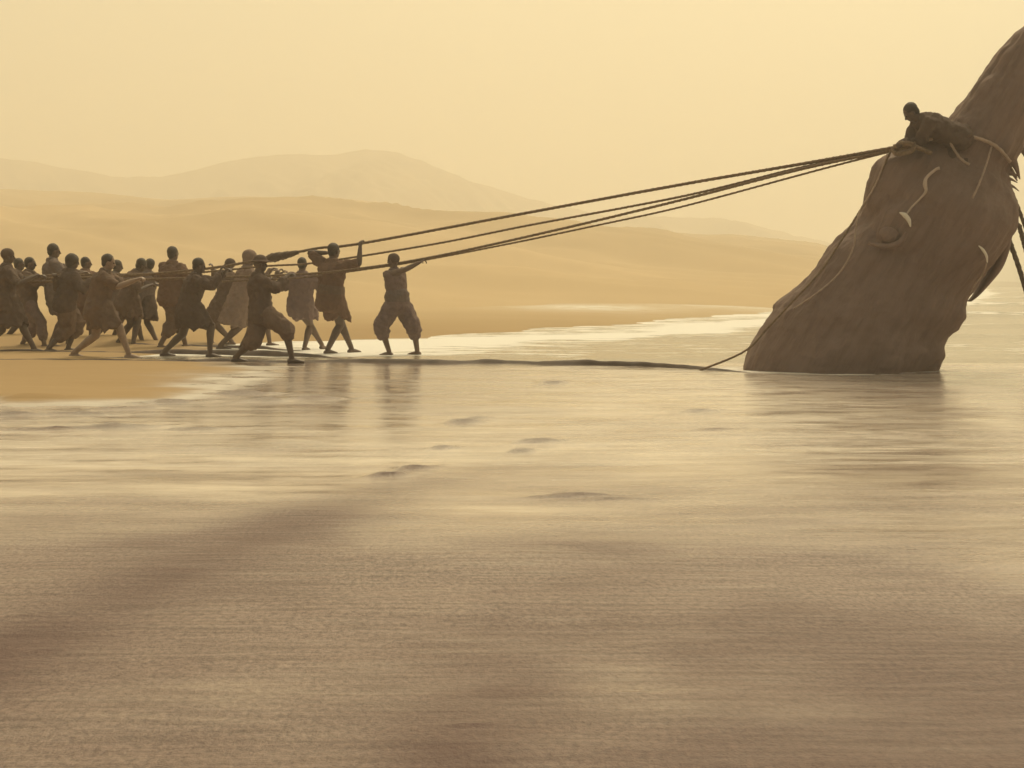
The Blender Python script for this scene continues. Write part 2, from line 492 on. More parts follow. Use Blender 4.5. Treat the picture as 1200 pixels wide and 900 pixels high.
base_r = np.hypot((X - GP(985, 437).x) / 1.28, (Y - 19.2) / 0.98)
foam = foam + 0.8 * np.exp(-((base_r - 1.02) / 0.10) ** 2) * (Y < 19.6)
bank_edge = np.exp(-((bank - 0.35) / 0.3) ** 2) * (Y < 20) * (Y > 9) * 0.65
foam = np.clip(foam + bank_edge, 0, 1)
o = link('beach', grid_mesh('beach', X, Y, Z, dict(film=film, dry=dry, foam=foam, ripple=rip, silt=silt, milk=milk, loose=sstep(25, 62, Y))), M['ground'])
tag(o, kind='structure')

# ------------------------------------------------------------------ sea
ysS, y = [], 20.2
while y < 3000:
    ysS.append(y); y += max(0.12, y * 0.012)
xs_ = log_axis(-10.0, 3000, 0.10, 0.022)
X, Y = np.meshgrid(xs_, np.array(ysS))
fadein = sstep(20.4, 22.0, Y)
w = 0.018 * fbm(X * 0.5, Y * 1.6, seed=51, octv=4)
crest = 0
for (wy, hh, sp, sd) in ((31, 0.06, 0.9, 3), (40, 0.10, 1.3, 4), (55, 0.16, 1.8, 5), (78, 0.22, 2.6, 6), (112, 0.30, 4, 7), (165, 0.4, 6, 8), (260, 0.5, 9, 9)):
    cy = wy + 0.10 * wy * vnoise(X / (0.35 * wy), 0 * X + 3.3, seed=sd)
    e = Y - cy
    crest = crest + hh * np.where(e < 0, np.exp(-(e / (0.5 * sp)) ** 2), np.exp(-(e / (1.6 * sp)) ** 2)) * (0.55 + 0.45 * vnoise(X / (0.25 * wy), Y * 0, seed=sd + 20))
near_sh = np.exp(-((X - shore_x(Y) - 0.6 + 0.9 * vnoise(X * 0.4, Y * 0.3, seed=77)) / 0.8) ** 2) * sstep(23.5, 27, Y)
crest = crest + near_sh * (0.05 + 0.0016 * Y) * (0.6 + 0.6 * vnoise(X * 0.9, Y * 0.35, seed=78))
Zs = 0.014 + fadein * (w * 0.5 + crest * sstep(0, 8, X - shore_x(Y) + 3)) - 0.05 * (1 - fadein)
fm = np.clip(0.12 + 0.45 * (1 - sstep(0, 5, X - shore_x(Y))) * sstep(21, 23, Y) + 5.0 * crest / (0.02 * Y + 0.3) * sstep(24, 30, Y), 0, 0.85)
fm = fm + 0.6 * near_sh + 0.25 * sstep(21.5, 23, Y) * (1 - sstep(27, 31, Y))
o = link('sea', grid_mesh('sea', X, Y, Zs, dict(foam=fm)), M['sea'])
tag(o, kind='structure')

# ------------------------------------------------------------------ dunes and mountain
def hill(name, mat, sky, d0, dc, d1, px0, px1, nx, nd, relief, seed, fold, sharp=1.3):
    px = np.linspace(px0, px1, nx)
    D = np.concatenate([np.linspace(d0, dc, nd), np.linspace(dc, d1, nd // 2)[1:]])
    PX, DD = np.meshgrid(px, D)
    yc = np.interp(PX, [p[0] for p in sky], [p[1] for p in sky])
    zc = CAM_H + (HORIZON - yc) / FPX * dc
    X = (PX - 600) / FPX * DD
    t = np.where(DD < dc, np.clip((DD - d0) / (dc - d0), 0, 1), 1 - 0.7 * np.clip((DD - dc) / (d1 - dc), 0, 1))
    prof = np.where(DD < dc, t ** sharp, t ** 1.2)
    n1 = fbm(X / fold, DD / (fold * 1.6), seed=seed, octv=5)
    n2 = fbm((X + 0.6 * DD) / (fold * 0.55), DD / (fold * 2.4), seed=seed + 9, octv=4)
    env = np.sin(math.pi * np.clip(t, 0, 1)) * 0.9 + 0.20 * t
    Z = -0.35 + (zc + 0.35) * prof + relief * (0.6 * n1 + 0.55 * (0.5 - np.abs(n2))) * env * np.clip(zc / 15, 0.15, 1)
    o = link(name, grid_mesh(name, X, DD, Z), mat)
    tag(o, kind='structure')

DUNE = [(-900, 215), (-300, 224), (0, 225), (100, 228), (200, 235), (290, 229), (370, 229), (450, 237), (520, 250), (600, 261), (700, 270),
        (780, 272), (860, 277), (960, 288), (1020, 306), (1070, 326), (1110, 340), (1300, 346)]
MOUNT = [(-900, 215), (-400, 205), (-100, 194), (0, 190), (50, 192), (120, 202), (190, 209), (225, 200), (270, 191), (320, 184), (360, 181), (395, 181), (430, 177),
         (465, 182), (500, 194), (540, 211), (580, 227), (620, 240), (680, 247), (760, 254), (860, 266), (960, 282), (1060, 305), (1160, 330), (1400, 336)]
hill('dunes', M['dune'], DUNE, 34, 370, 700, -900, 1250, 330, 150, 4.0, 61, 60.0, 1.25)
hill('mountain', M['mount'], MOUNT, 560, 800, 1250, -900, 1350, 520, 110, 15.0, 71, 60.0, 1.2)

# ------------------------------------------------------------------ dark lips of wet sand under the crew and out to the statue
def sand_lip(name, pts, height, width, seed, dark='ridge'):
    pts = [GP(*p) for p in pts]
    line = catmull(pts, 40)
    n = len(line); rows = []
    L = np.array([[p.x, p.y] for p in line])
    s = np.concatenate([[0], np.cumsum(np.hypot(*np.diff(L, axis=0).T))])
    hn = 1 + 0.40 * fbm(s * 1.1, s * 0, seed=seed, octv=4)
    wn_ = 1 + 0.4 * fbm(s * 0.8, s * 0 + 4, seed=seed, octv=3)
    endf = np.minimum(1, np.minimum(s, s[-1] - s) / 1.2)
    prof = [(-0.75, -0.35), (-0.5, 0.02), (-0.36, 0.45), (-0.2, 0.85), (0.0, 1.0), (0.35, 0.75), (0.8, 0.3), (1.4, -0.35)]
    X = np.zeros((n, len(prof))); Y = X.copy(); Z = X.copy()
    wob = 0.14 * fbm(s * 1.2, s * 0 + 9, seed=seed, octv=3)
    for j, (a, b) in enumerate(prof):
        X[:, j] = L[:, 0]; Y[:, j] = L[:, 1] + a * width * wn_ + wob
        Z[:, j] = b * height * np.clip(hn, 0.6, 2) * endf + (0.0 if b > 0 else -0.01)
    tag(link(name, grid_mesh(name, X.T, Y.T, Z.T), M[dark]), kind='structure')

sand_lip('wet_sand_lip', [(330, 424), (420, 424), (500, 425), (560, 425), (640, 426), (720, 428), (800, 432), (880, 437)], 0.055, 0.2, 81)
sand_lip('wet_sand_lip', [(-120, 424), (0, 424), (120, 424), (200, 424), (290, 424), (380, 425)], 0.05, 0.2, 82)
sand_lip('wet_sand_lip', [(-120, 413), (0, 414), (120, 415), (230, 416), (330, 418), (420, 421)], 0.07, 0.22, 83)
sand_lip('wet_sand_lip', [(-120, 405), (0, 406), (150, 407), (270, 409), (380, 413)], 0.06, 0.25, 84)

# ------------------------------------------------------------------ ropes
def rope_mesh(name, pts, rad, strands=3, pitch=0.16, seg=9, step=0.035, rads=None):
    line = catmull([Vector(p) for p in pts], 24)
    L = [0.0]
    for a, b in zip(line[:-1], line[1:]): L.append(L[-1] + (b - a).length)
    n = max(8, int(L[-1] / step)); res = []; k = 0
    for i in range(n + 1):
        s = L[-1] * i / n
        while k < len(L) - 2 and L[k + 1] < s: k += 1
        f = (s - L[k]) / max(1e-6, L[k + 1] - L[k])
        res.append((line[k].lerp(line[k + 1], f), s))
    mb = MB(); rings = []
    for i, (p, s) in enumerate(res):
        t = (res[min(i + 1, n)][0] - res[max(i - 1, 0)][0]).normalized()
        u = t.cross(Vector((0.1, 0.2, 1))).normalized(); w_ = t.cross(u)
        r = rad if rads is None else rad * np.interp(s / L[-1], *rads)
        ring = []
        for j in range(seg):
            a = 2 * math.pi * j / seg
            rr = r * (0.86 + 0.2 * math.cos(strands * (a - 2 * math.pi * s / pitch)))
            ring.append(p + u * rr * math.cos(a) + w_ * rr * math.sin(a))
        rings.append(ring)
    mb.loft(rings)
    return mb.mesh(name)

def rope(label, pts, rad, mat='rope', group=None, cat='rope', **kw):
    o = link('rope', rope_mesh('rope', [P(*p) for p in pts], rad, **kw), M[mat])
    tag(o, label, cat, group)
    return o

KN = (1062, 170, 18.75)
rA = rope('topmost hauling rope from statue to raised hand of bare-headed man in long shirt', [(1078, 166, 18.7), (1052, 172, 18.8), (940, 192, 19.7), (800, 216, 20.8), (620, 249, 22.3), (425, 285, 23.55), (372, 291, 23.7), (318, 302, 23.7),
      (240, 315, 24.2), (130, 324, 24.6), (0, 327, 24.8), (-120, 330, 24.8)], 0.025)
link('splice', rope_mesh('splice', [P(*p) for p in [(350, 295.5, 23.6), (335, 299, 23.55), (322, 301.5, 23.5), (310, 303.5, 23.48)]], 0.075, strands=5, pitch=0.12, seg=15, step=0.02, rads=([0, 0.3, 0.75, 1], [0.45, 0.8, 1.1, 0.5])), M['ropedark'], rA)
rope('second hauling rope, just below the topmost, sagging toward the group of men', [(1074, 169, 18.7), (1050, 175, 18.8), (940, 196, 19.7), (800, 230, 20.8), (620, 264, 22.3), (520, 284, 22.9), (424, 300, 23.5), (360, 309, 23.9), (310, 312, 24.2),
      (220, 320, 24.6), (100, 322, 24.9), (-120, 326, 25.0)], 0.019)
rope('third hauling rope, held overhead by the man in baggy trousers', [(1070, 171, 18.72), (1046, 176, 18.85), (940, 198, 19.6), (800, 234, 20.7), (650, 270, 21.9), (503, 302, 22.75), (404, 317, 23.0), (340, 322, 23.1), (290, 324, 23.3), (180, 327, 23.7),
      (60, 330, 24.0), (-120, 334, 24.0)], 0.022)
rope('lowest and slackest of the four hauling ropes stretched to the statue', [(1066, 173, 18.74), (1042, 178, 18.9), (960, 199, 19.5), (800, 242, 20.8), (700, 264, 21.6), (600, 285, 22.3), (507, 303, 22.85), (460, 311, 23.1), (404, 319, 23.3),
      (345, 326, 23.3), (260, 330, 23.3)], 0.016)

# ------------------------------------------------------------------ statue
SEC = [  # left edge px, right edge px, thickness ratio
    ((862, 470), (1088, 470), 0.62), ((873, 438), (1092, 437), 0.62), ((882, 408), (1101, 418), 0.62), ((904, 372), (1107, 397), 0.60), ((938, 338), (1128, 374), 0.62),
    ((966, 301), (1130, 352), 0.66), ((1004, 262), (1150, 318), 0.70), ((1012, 240), (1170, 288), 0.70), ((1018, 215), (1184, 258), 0.66), ((1034, 186), (1183, 230), 0.62), ((1066, 164), (1176, 206), 0.62),
    ((1110, 146), (1186, 186), 0.78), ((1142, 106), (1199, 152), 0.80), ((1168, 70), (1226, 114), 0.80), ((1202, 27), (1262, 74), 0.82), ((1244, -25), (1312, 26), 0.84),
    ((1290, -72), (1366, -14), 0.84), ((1340, -108), (1412, -44), 0.8), ((1384, -128), (1436, -70), 0.7)]
DS = 19.2
Ls = catmull([P(a[0], a[1], DS) for a, b, t in SEC], 20)
Rs = catmull([P(b[0], b[1], DS) for a, b, t in SEC], 20)
Ts = catmull([Vector((t, 0, 0)) for a, b, t in SEC], 20)
NSEG = 150
th = np.linspace(0, 2 * math.pi, NSEG, endpoint=False)
C = np.array([(l + r) * 0.5 for l, r in zip(Ls, Rs)])
U = np.array([(r - l) * 0.5 for l, r in zip(Ls, Rs)])
hw = np.linalg.norm(U, axis=1)
V = np.zeros_like(U); V[:, 1] = hw * np.array([t.x for t in Ts])
ct, st_ = np.cos(th), np.sin(th)
ex = 0.82
cu = np.sign(ct) * np.abs(ct) ** ex; su = np.sign(st_) * np.abs(st_) ** ex
S = C[:, None, :] + U[:, None, :] * cu[None, :, None] + V[:, None, :] * su[None, :, None]
nrm = S - C[:, None, :]; nrm /= np.linalg.norm(nrm, axis=2, keepdims=True)
sx, sy, sz = S[..., 0], S[..., 1], S[..., 2]
disp = 0.045 * fbm(sx * 1.3, sy * 1.3, sz * 1.3, 4, 91) + 0.020 * fbm(sx * 4, sy * 4, sz * 4, 5, 95)
ax_ = (P(1150, 100, DS) - P(985, 430, DS)).normalized()
al = sx * ax_.x + sz * ax_.z; ac = -sx * ax_.z + sz * ax_.x
disp += 0.045 * np.abs(fbm(ac * 5, sy * 5, al * 0.8, 5, 97)) + 0.005 * fbm(sx * 11, sy * 11, sz * 11, 3, 99)          # carved grain running along the head
eye_c = P(1044, 268, DS)
cheek_c = P(1120, 270, DS)
front = su[None, :] < 0
de = np.hypot(sx - eye_c.x, sz - eye_c.z)
disp += np.where(front, 0.10 * np.exp(-(de / 0.30) ** 2) - 0.05 * np.exp(-((de - 0.36) / 0.08) ** 2), 0)
dc_ = np.hypot(sx - cheek_c.x, sz - cheek_c.z)
disp += np.where(front, 0.14 * np.exp(-(dc_ / 0.55) ** 2), 0)
S = S + nrm * disp[..., None]
mb = MB()
mb.loft([[Vector(p) for p in ring] for ring in S])
statue = empty('leaning_statue', GP(985, 437))
statue_label = 'colossal dark tilted animal-head statue with its snout sunk in the shallow water'
tag(statue, statue_label, 'statue')

def part(name, me, mat, parent):
    o = link(name, me, mat, parent)
    o.matrix_parent_inverse = Matrix.Translation(-parent.location)
    return o

def surf_y(x, z, default):
    """front surface of the statue at (x, z)"""
    m_ = (np.hypot(S[..., 0] - x, S[..., 2] - z) < 0.16) & (su[None, :] < 0)
    return S[..., 1][m_].min() if m_.any() else default

def on_front(px, py, lift=0.02):
    y0 = DS
    for _ in range(4):
        q = P(px, py, y0); y0 = surf_y(q.x, q.z, y0)
    return P(px, py, y0 - lift)

part('head', mb.mesh('head'), M['hide'], statue)

def ribbon(name, pts, widths, thick, mat, parent, sub=8):
    """flat-bellied strip that tapers, facing the camera side"""
    line = catmull([Vector(p) for p in pts], sub)
    ws = np.interp(np.linspace(0, 1, len(line)), np.linspace(0, 1, len(widths)), widths)
    mb = MB(); rings = []
    for i, p in enumerate(line):
        t = (line[min(i + 1, len(line) - 1)] - line[max(i - 1, 0)]).normalized()
        u = t.cross(Vector((0, 1, 0))).normalized(); v = u.cross(t)
        rings.append(mb.ring(p, u * ws[i], v * thick * (0.3 + 0.7 * ws[i] / max(widths)), 10))
    mb.loft(rings)
    return part(name, mb.mesh(name), mat, parent)

# eye: bulging ball, pale strip painting the upper-lid highlight, lower lid, another for the brow highlight
mb = MB(); ec = on_front(1042, 276, -0.02)
mb.ell(ec, Vector((0.13, 0, -0.05)), Vector((0, 0.07, 0)), Vector((0.04, 0, 0.10)), 20, 13)
eye = part('eye', mb.mesh('eye'), M['hide'], statue)
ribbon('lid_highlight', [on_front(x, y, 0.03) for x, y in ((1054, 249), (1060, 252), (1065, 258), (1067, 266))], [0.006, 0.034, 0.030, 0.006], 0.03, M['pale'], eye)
ribbon('lower_lid', [on_front(x, y, 0.05) for x, y in ((1018, 284), (1030, 288), (1045, 288), (1057, 282), (1062, 272))], [0.02, 0.035, 0.04, 0.04, 0.02], 0.035, M['hide'], eye)
ribbon('brow_highlight', [on_front(x, y, 0.015) for x, y in ((1101, 197), (1096, 199), (1086, 208), (1084, 216), (1085, 224), (1078, 233), (1069, 242), (1063, 250))], [0.022, 0.018, 0.020, 0.030, 0.020, 0.012, 0.012, 0.012], 0.02, M['brow'], statue)  # highlight running up to the poll, built as a pale strip
# outer jaw: a crescent that stands free of the cheek, light shows through the gap
ribbon('jaw_edge', [P(x, y, DS + 0.05) for x, y in ((1176, 270), (1174, 290), (1167, 312), (1155, 330), (1144, 345), (1136, 353))], [0.10, 0.09, 0.075, 0.055, 0.03, 0.010], 0.22, M['hide'], statue)
ribbon('cheek_highlight', [on_front(x, y, 0.02) for x, y in ((1147, 288), (1152, 293), (1156, 300), (1157, 308))], [0.006, 0.020, 0.018, 0.006], 0.02, M['pale'], statue)  # cheek glint built as a pale strip
ribbon('cheek_highlight_tail', [on_front(x, y, 0.03) for x, y in ((1156, 309), (1152, 320), (1143, 333), (1137, 344))], [0.008, 0.012, 0.010, 0.006], 0.02, M['strap'], statue)  # fainter lower end of the cheek highlight, painted as a lighter strip
# shaggy mane at the nape
rng = random.Random(4)
for (x, y, dx, dy, w_) in ((1182, 184, 10, 10, .06), (1186, 188, 9, 22, .07), (1180, 196, 12, 16, .06), (1183, 203, 12, 4, .035), (1178, 208, 14, 6, .035), (1181, 216, 13, 8, .03), (1180, 224, 9, 12, .03), (1194, 170, 7, 14, .07), (1200, 160, 8, 13, .07), (1176, 200, 16, 8, 0.05)):
    d0 = DS + rng.uniform(-0.25, 0.2)
    ribbon('mane_tuft', [P(x - 8, y - 4, d0), P(x, y, d0), P(x + dx * 0.55, y + dy * 0.4, d0), P(x + dx, y + dy, d0 + 0.03)], [w_, w_ * 0.9, w_ * 0.5, 0.004], w_ * 0.8, M['hide'], statue, 5)

# ropes lashed round the poll and stays
lash = rope_mesh('rope_lashing', [on_front(x, y, 0.05) for x, y in ((1066, 172), (1090, 163), (1118, 158), (1145, 162), (1168, 172), (1184, 190))], 0.026)
tag(link('rope_lashing', lash, M['strap']), 'light rope lashed across the neck of the dark statue', 'rope')
l2 = rope_mesh('rope_lashing', [on_front(x, y, 0.04) for x, y in ((1110, 160), (1118, 175), (1126, 186), (1136, 193))], 0.018)
tag(link('rope_lashing', l2, M['strap']), 'short rope tail hanging from the lashing on the statue neck', 'rope')
l3 = rope_mesh('rope_lashing', [on_front(x, y, 0.04) for x, y in ((1162, 172), (1156, 192), (1148, 214), (1140, 232))], 0.014)
tag(link('rope_lashing', l3, M['strap']), 'slanting rope below the lashing near the nape of the statue', 'rope')
tag(link('rope_coil', rope_mesh('rope_coil', [P(*p) for p in ((1046, 176, 18.75), (1056, 168, 18.6), (1072, 170, 18.55), (1066, 178, 18.55), (1050, 180, 18.65), (1048, 172, 18.75), (1062, 170, 18.6), (1078, 174, 18.55), (1092, 180, 18.5))], 0.035), M['rope']),
    'knotted rope coil where the hauling ropes meet on the statue head', 'rope')
tag(link('rope', rope_mesh('rope', [P(1044, 177, 18.85), P(1032, 202, 18.9), P(1012, 240, 18.95), P(985, 283, 18.9)] + [on_front(x, y, 0.03) for x, y in ((960, 320), (930, 352), (900, 384))] + [P(872, 412, 18.7), GP(820, 434)], 0.016), M['rope']),
    'thin rope running down the statue face to the wet sand', 'rope')
tag(link('rope', rope_mesh('rope', [P(1040, 180, 18.8), P(1026, 216, 18.75), P(1006, 252, 18.7)] + [on_front(x, y, 0.03) for x, y in ((1000, 290), (985, 318), (962, 340), (930, 362))], 0.013), M['strap']),
    'fine slack line lying along the brow of the statue', 'rope')
for lab, pts, r_ in (('upper dark stay rope slanting down behind the statue nape', [(1176, 200, 19.4), (1184, 222, 19.4), (1200, 262, 19.5), (1262, 437, 19.8)], 0.028),
                     ('crooked middle stay rope at the right edge beside the statue jaw', [(1180, 272, 19.5), (1187, 264, 19.5), (1194, 264, 19.5), (1200, 285, 19.5), (1244, 440, 19.6)], 0.035),
                     ('lowest dark stay rope hanging from the statue jaw', [(1178, 268, 19.2), (1184, 285, 19.2), (1200, 333, 19.2), (1230, 442, 19.2)], 0.036)):
    o = link('rope', rope_mesh('rope', [P(*p) for p in pts], r_), M['ropedark'])
    tag(o, lab, 'rope')

# ------------------------------------------------------------------ people
def ik(a, c, l1, l2, hint):
    v = c - a; d = v.length
    m = (l1 + l2) * 0.995
    if d > m:
        c = a + v * (m / d); v = c - a; d = m
    u = v / d
    x = (l1 * l1 - l2 * l2 + d * d) / (2 * d)
    hgt = math.sqrt(max(0, l1 * l1 - x * x))
    p = hint - u * hint.dot(u)
    if p.length < 1e-4: p = u.orthogonal()
    return a + u * x + p.normalized() * hgt, c

cloth_tex = bpy.data.textures.new('cloth_folds', 'CLOUDS')
cloth_tex.noise_scale = 0.09
cloth_tex.noise_depth = 2

def finish(o, voxel, smooth=4, folds=0.0):
    m = o.modifiers.new('remesh', 'REMESH'); m.mode = 'VOXEL'; m.voxel_size = voxel; m.use_smooth_shade = True
    s = o.modifiers.new('smooth', 'SMOOTH'); s.factor = 0.5; s.iterations = smooth
    if folds:
        d = o.modifiers.new('folds', 'DISPLACE'); d.texture = cloth_tex; d.strength = folds; d.mid_level = 0.45; d.texture_coords = 'GLOBAL'

def hand(mb, w, d, palm_n, k, curl):
    """palm plus five fingers: w wrist, d pointing direction, palm_n where the palm faces"""
    g0, mb.g = mb.g, 1.04
    d = d.normalized(); pn = (palm_n - d * palm_n.dot(d)).normalized(); sd = d.cross(pn)
    mb.limb([w - d * 0.01 * k, w + d * 0.035 * k, w + d * 0.085 * k], [(0.026 * k, 0.02 * k), (0.036 * k, 0.018 * k), (0.040 * k, 0.016 * k)], 10, sd)
    for i, (o_, ln) in enumerate(((-0.031, 0.062), (-0.010, 0.074), (0.011, 0.080), (0.031, 0.072))):
        b = w + d * 0.088 * k + sd * o_ * k
        a1, a2 = curl * 0.8, curl * 1.9
        d1 = d * math.cos(a1) + pn * math.sin(a1); d2 = d * math.cos(a2) + pn * math.sin(a2)
        p1 = b + d1 * ln * 0.52 * k; p2 = p1 + d2 * ln * 0.5 * k
        mb.limb([b - d * 0.02 * k, b, p1, p2], [0.0112 * k, 0.0112 * k, 0.0105 * k, 0.0092 * k], 7)
    b = w + d * 0.025 * k + sd * 0.030 * k
    e1 = (d * 0.6 + sd * 0.75 + pn * 0.35 * (0.4 + curl)).normalized(); e2 = (d * 0.85 + pn * curl * 0.8 + sd * 0.1).normalized()
    mb.limb([b - e1 * 0.015 * k, b + e1 * 0.04 * k, b + e1 * 0.04 * k + e2 * 0.034 * k], [0.013 * k, 0.0125 * k, 0.010 * k], 7)
    mb.g = g0

def person(label, D, k, pelvis, neck, headtilt, face, hands, feet, wear, skin=0, hair='short', look=None, elbows=None, knees=None, group='men hauling on the ropes', seated=False, foot_dir=None):
    """pelvis, neck, hands, feet are photo pixels (+ depth offset in metres); D distance of the figure; k height / 1.75 m"""
    def pt(p): return P(p[0], p[1], D + (p[2] if len(p) > 2 else 0.0))
    fwd = Vector((math.cos(R(face)), math.sin(R(face)), 0)); left = Vector((-fwd.y, fwd.x, 0))
    pv = pt(pelvis); nk = pt(neck)
    ft = []
    for f in feet:
        q = pt(f)
        if not seated:
            q.z = 0.078 * k
        ft.append(q)
    lt, ls = 0.445 * k, 0.435 * k
    # lower or raise the pelvis so both legs reach the ground
    if not seated:
        for _ in range(30):
            worst = max((pv - f).length for f in ft)
            if worst > (lt + ls) * 0.985: pv.z -= 0.012
            else: break
    t = (nk - pv).normalized()
    nk = pv + t * 0.535 * k
    side = (left - t * left.dot(t)).normalized(); fr = side.cross(t).normalized()
    if fr.dot(fwd) < 0 and abs(t.z) > 0.5: fr = -fr
    hip = [pv - side * 0.088 * k, pv + side * 0.088 * k]          # right, left
    sh = [nk - t * 0.055 * k - side * 0.185 * k, nk - t * 0.055 * k + side * 0.185 * k]
    mb = MB(1.13)
    # trunk
    tr = [(-0.09, .115, .075), (-0.03, .158, .108), (0.06, .160, .108), (0.15, .142, .095), (0.24, .145, .098), (0.34, .168, .112), (0.43, .175, .110), (0.50, .120, .080), (0.545, .062, .058)]
    mb.limb([pv + t * a * k + fr * 0.012 * k * math.sin(a * 6) for a, b, c in tr], [(b * k, c * k) for a, b, c in tr], 18, side)
    for s in sh: mb.ell(s + t * 0.005 * k, side * 0.062 * k, fr * 0.062 * k, t * 0.066 * k)
    # legs
    kn = []
    for i in (0, 1):
        f = fwd if not foot_dir else Vector((math.cos(R(foot_dir[i])), math.sin(R(foot_dir[i])), 0))
        hint = knees[i] if knees else f
        K, A = ik(hip[i], ft[i], lt, ls, Vector(hint))
        kn.append((K, A))
        h = hip[i]; back = -f
        mb.limb([h + t * 0.02 * k, h.lerp(K, 0.3), h.lerp(K, 0.7), K], [.098 * k, .088 * k, .068 * k, .056 * k], 14)
        mb.limb([K, K.lerp(A, 0.28) + back * 0.012 * k, K.lerp(A, 0.65) + back * 0.004 * k, A], [.055 * k, .058 * k, .043 * k, .036 * k], 12)
        mb.ell(A, f * 0.04 * k, f.cross(Vector((0, 0, 1))) * 0.036 * k, Vector((0, 0, 0.045 * k)))
        dn = Vector((0, 0, -1)) if not seated else (A - K).normalized()
        heel = A - f * 0.045 * k + dn * 0.048 * k
        toe = A + f * 0.175 * k + dn * 0.062 * k
        mb.limb([heel, A + f * 0.06 * k + dn * 0.045 * k, A + f * 0.12 * k + dn * 0.055 * k, toe], [(.034 * k, .03 * k), (.040 * k, .033 * k), (.044 * k, .024 * k), (.036 * k, .016 * k)], 12, f.cross(Vector((0, 0, 1))))
    # arms
    la, lf = 0.29 * k, 0.26 * k
    el = []
    for i in (0, 1):
        tgt = pt(hands[i]) if hands[i] is not None else sh[i] + Vector((0, 0, -0.53 * k)) + fwd * 0.1
        hint = Vector(elbows[i]) if elbows and elbows[i] is not None else (Vector((0, 0, -1)) + (left if i else -left) * 0.5)
        dirn = (tgt - sh[i]).normalized()
        E, W = ik(sh[i], tgt - dirn * 0.07 * k, la, lf, hint)
        el.append((E, W))
        mb.limb([sh[i], sh[i].lerp(E, 0.45), E], [.054 * k, .050 * k, .039 * k], 12)
        mb.limb([E, E.lerp(W, 0.3), W], [.040 * k, .041 * k, .027 * k], 12)
        hd = (W - E).normalized()
        hand(mb, W, hd, Vector((0, 0, -1)) if abs(hd.z) < 0.8 else fwd, k, 0.95)
    # neck and head
    hu = (t * 0.45 + Vector((0, 0, 0.55))).normalized()
    hu = (hu + Vector((1, 0, 0)) * headtilt[0] + Vector((0, 1, 0)) * headtilt[1]).normalized()
    lookv = fwd if look is None else Vector((math.cos(R(look)), math.sin(R(look)), 0))
    hf = (lookv - hu * lookv.dot(hu)).normalized(); hs = hu.cross(hf)
    hc = nk + hu * 0.165 * k + hf * 0.02 * k
    mb.limb([nk - t * 0.03 * k, nk + hu * 0.05 * k, hc - hu * 0.03 * k], [.062 * k, .054 * k, .055 * k], 12)
    mb.ell(hc + hu * 0.022 * k - hf * 0.008 * k, hs * 0.076 * k, hf * 0.096 * k, hu * 0.094 * k, 18, 13)      # skull
    mb.ell(hc - hu * 0.050 * k + hf * 0.026 * k, hs * 0.056 * k, hf * 0.062 * k, hu * 0.066 * k, 14, 9)       # jaw
    mb.ell(hc + hu * 0.020 * k + hf * 0.076 * k, hs * 0.052 * k, hf * 0.018 * k, hu * 0.014 * k, 10, 7)       # brow
    mb.g = 1.0
    mb.limb([hc + hu * 0.012 * k + hf * 0.082 * k, hc - hu * 0.025 * k + hf * 0.104 * k], [.010 * k, .016 * k], 8)  # nose
    mb.ell(hc - hu * 0.058 * k + hf * 0.080 * k, hs * 0.026 * k, hf * 0.012 * k, hu * 0.011 * k, 10, 7)       # lips
    for s in (-1, 1):
        mb.ell(hc + hs * s * 0.077 * k - hu * 0.008 * k, hs * 0.011 * k, hf * 0.022 * k, hu * 0.034 * k, 8, 7)     # ears
    base = Vector((pv.x, pv.y, 0.0 if not seated else pv.z - 0.2))
    root = empty('person', base)
    tag(root, label, 'person', group)
    body = part('body', mb.mesh('body'), SKIN[skin], root)
    finish(body, 0.0095 * k, 3)
    for s in (-1, 1):
        e = MB(); e.ell(hc + hs * s * 0.032 * k + hf * 0.082 * k + hu * 0.004 * k, hs * 0.013 * k, hf * 0.010 * k, hu * 0.010 * k, 8, 6)
        part('eye', e.mesh('eye'), M['eye'], root)
    # hair and headgear
    hb = MB()
    if hair in ('short', 'bushy', 'tied'):
        g = 0.010 if hair == 'short' else 0.030 if hair == 'bushy' else 0.014
        hb.ell(hc + hu * 0.040 * k - hf * 0.022 * k, hs * (0.074 + g) * k, hf * (0.086 + g) * k, hu * (0.082 + g) * k, 18, 13)
        hb.ell(hc - hu * 0.010 * k - hf * 0.050 * k, hs * (0.062 + g) * k, hf * (0.048 + g) * k, hu * (0.066 + g) * k, 14, 9)
        if hair == 'tied': hb.ell(hc - hf * 0.115 * k + hu * 0.04 * k, hs * 0.03 * k, hf * 0.035 * k, hu * 0.03 * k, 10, 7)
        ho = part('hair', hb.mesh('hair'), M['hair'], root); finish(ho, 0.011 * k, 2, 0.012)
    elif hair == 'hat':
        hb.ell(hc + hu * 0.062 * k, hs * 0.090 * k, hf * 0.105 * k, hu * 0.085 * k, 18, 11)
        hb.ell(hc + hu * 0.045 * k + hf * 0.02 * k, hs * 0.150 * k, hf * 0.175 * k, hu * 0.016 * k, 22, 7)
        ho = part('hat', hb.mesh('hat'), CLOTH['dark'], root); finish(ho, 0.012 * k, 2)
    elif hair in ('cap', 'hood'):
        g = 0.014 if hair == 'cap' else 0.034
        hb.ell(hc + hu * 0.040 * k - hf * 0.012 * k, hs * (0.076 + g) * k, hf * (0.092 + g) * k, hu * (0.080 + g) * k, 18, 13)
        if hair == 'hood':
            hb.ell(hc - hu * 0.03 * k - hf * 0.04 * k, hs * 0.10 * k, hf * 0.08 * k, hu * 0.11 * k, 16, 11)
            hb.ell(nk, side * 0.13 * k, fr * 0.11 * k, t * 0.06 * k, 14, 9)
        ho = part('headcloth', hb.mesh('headcloth'), CLOTH['dark' if hair == 'cap' else wear[0][1]], root); finish(ho, 0.012 * k, 3, 0.010)
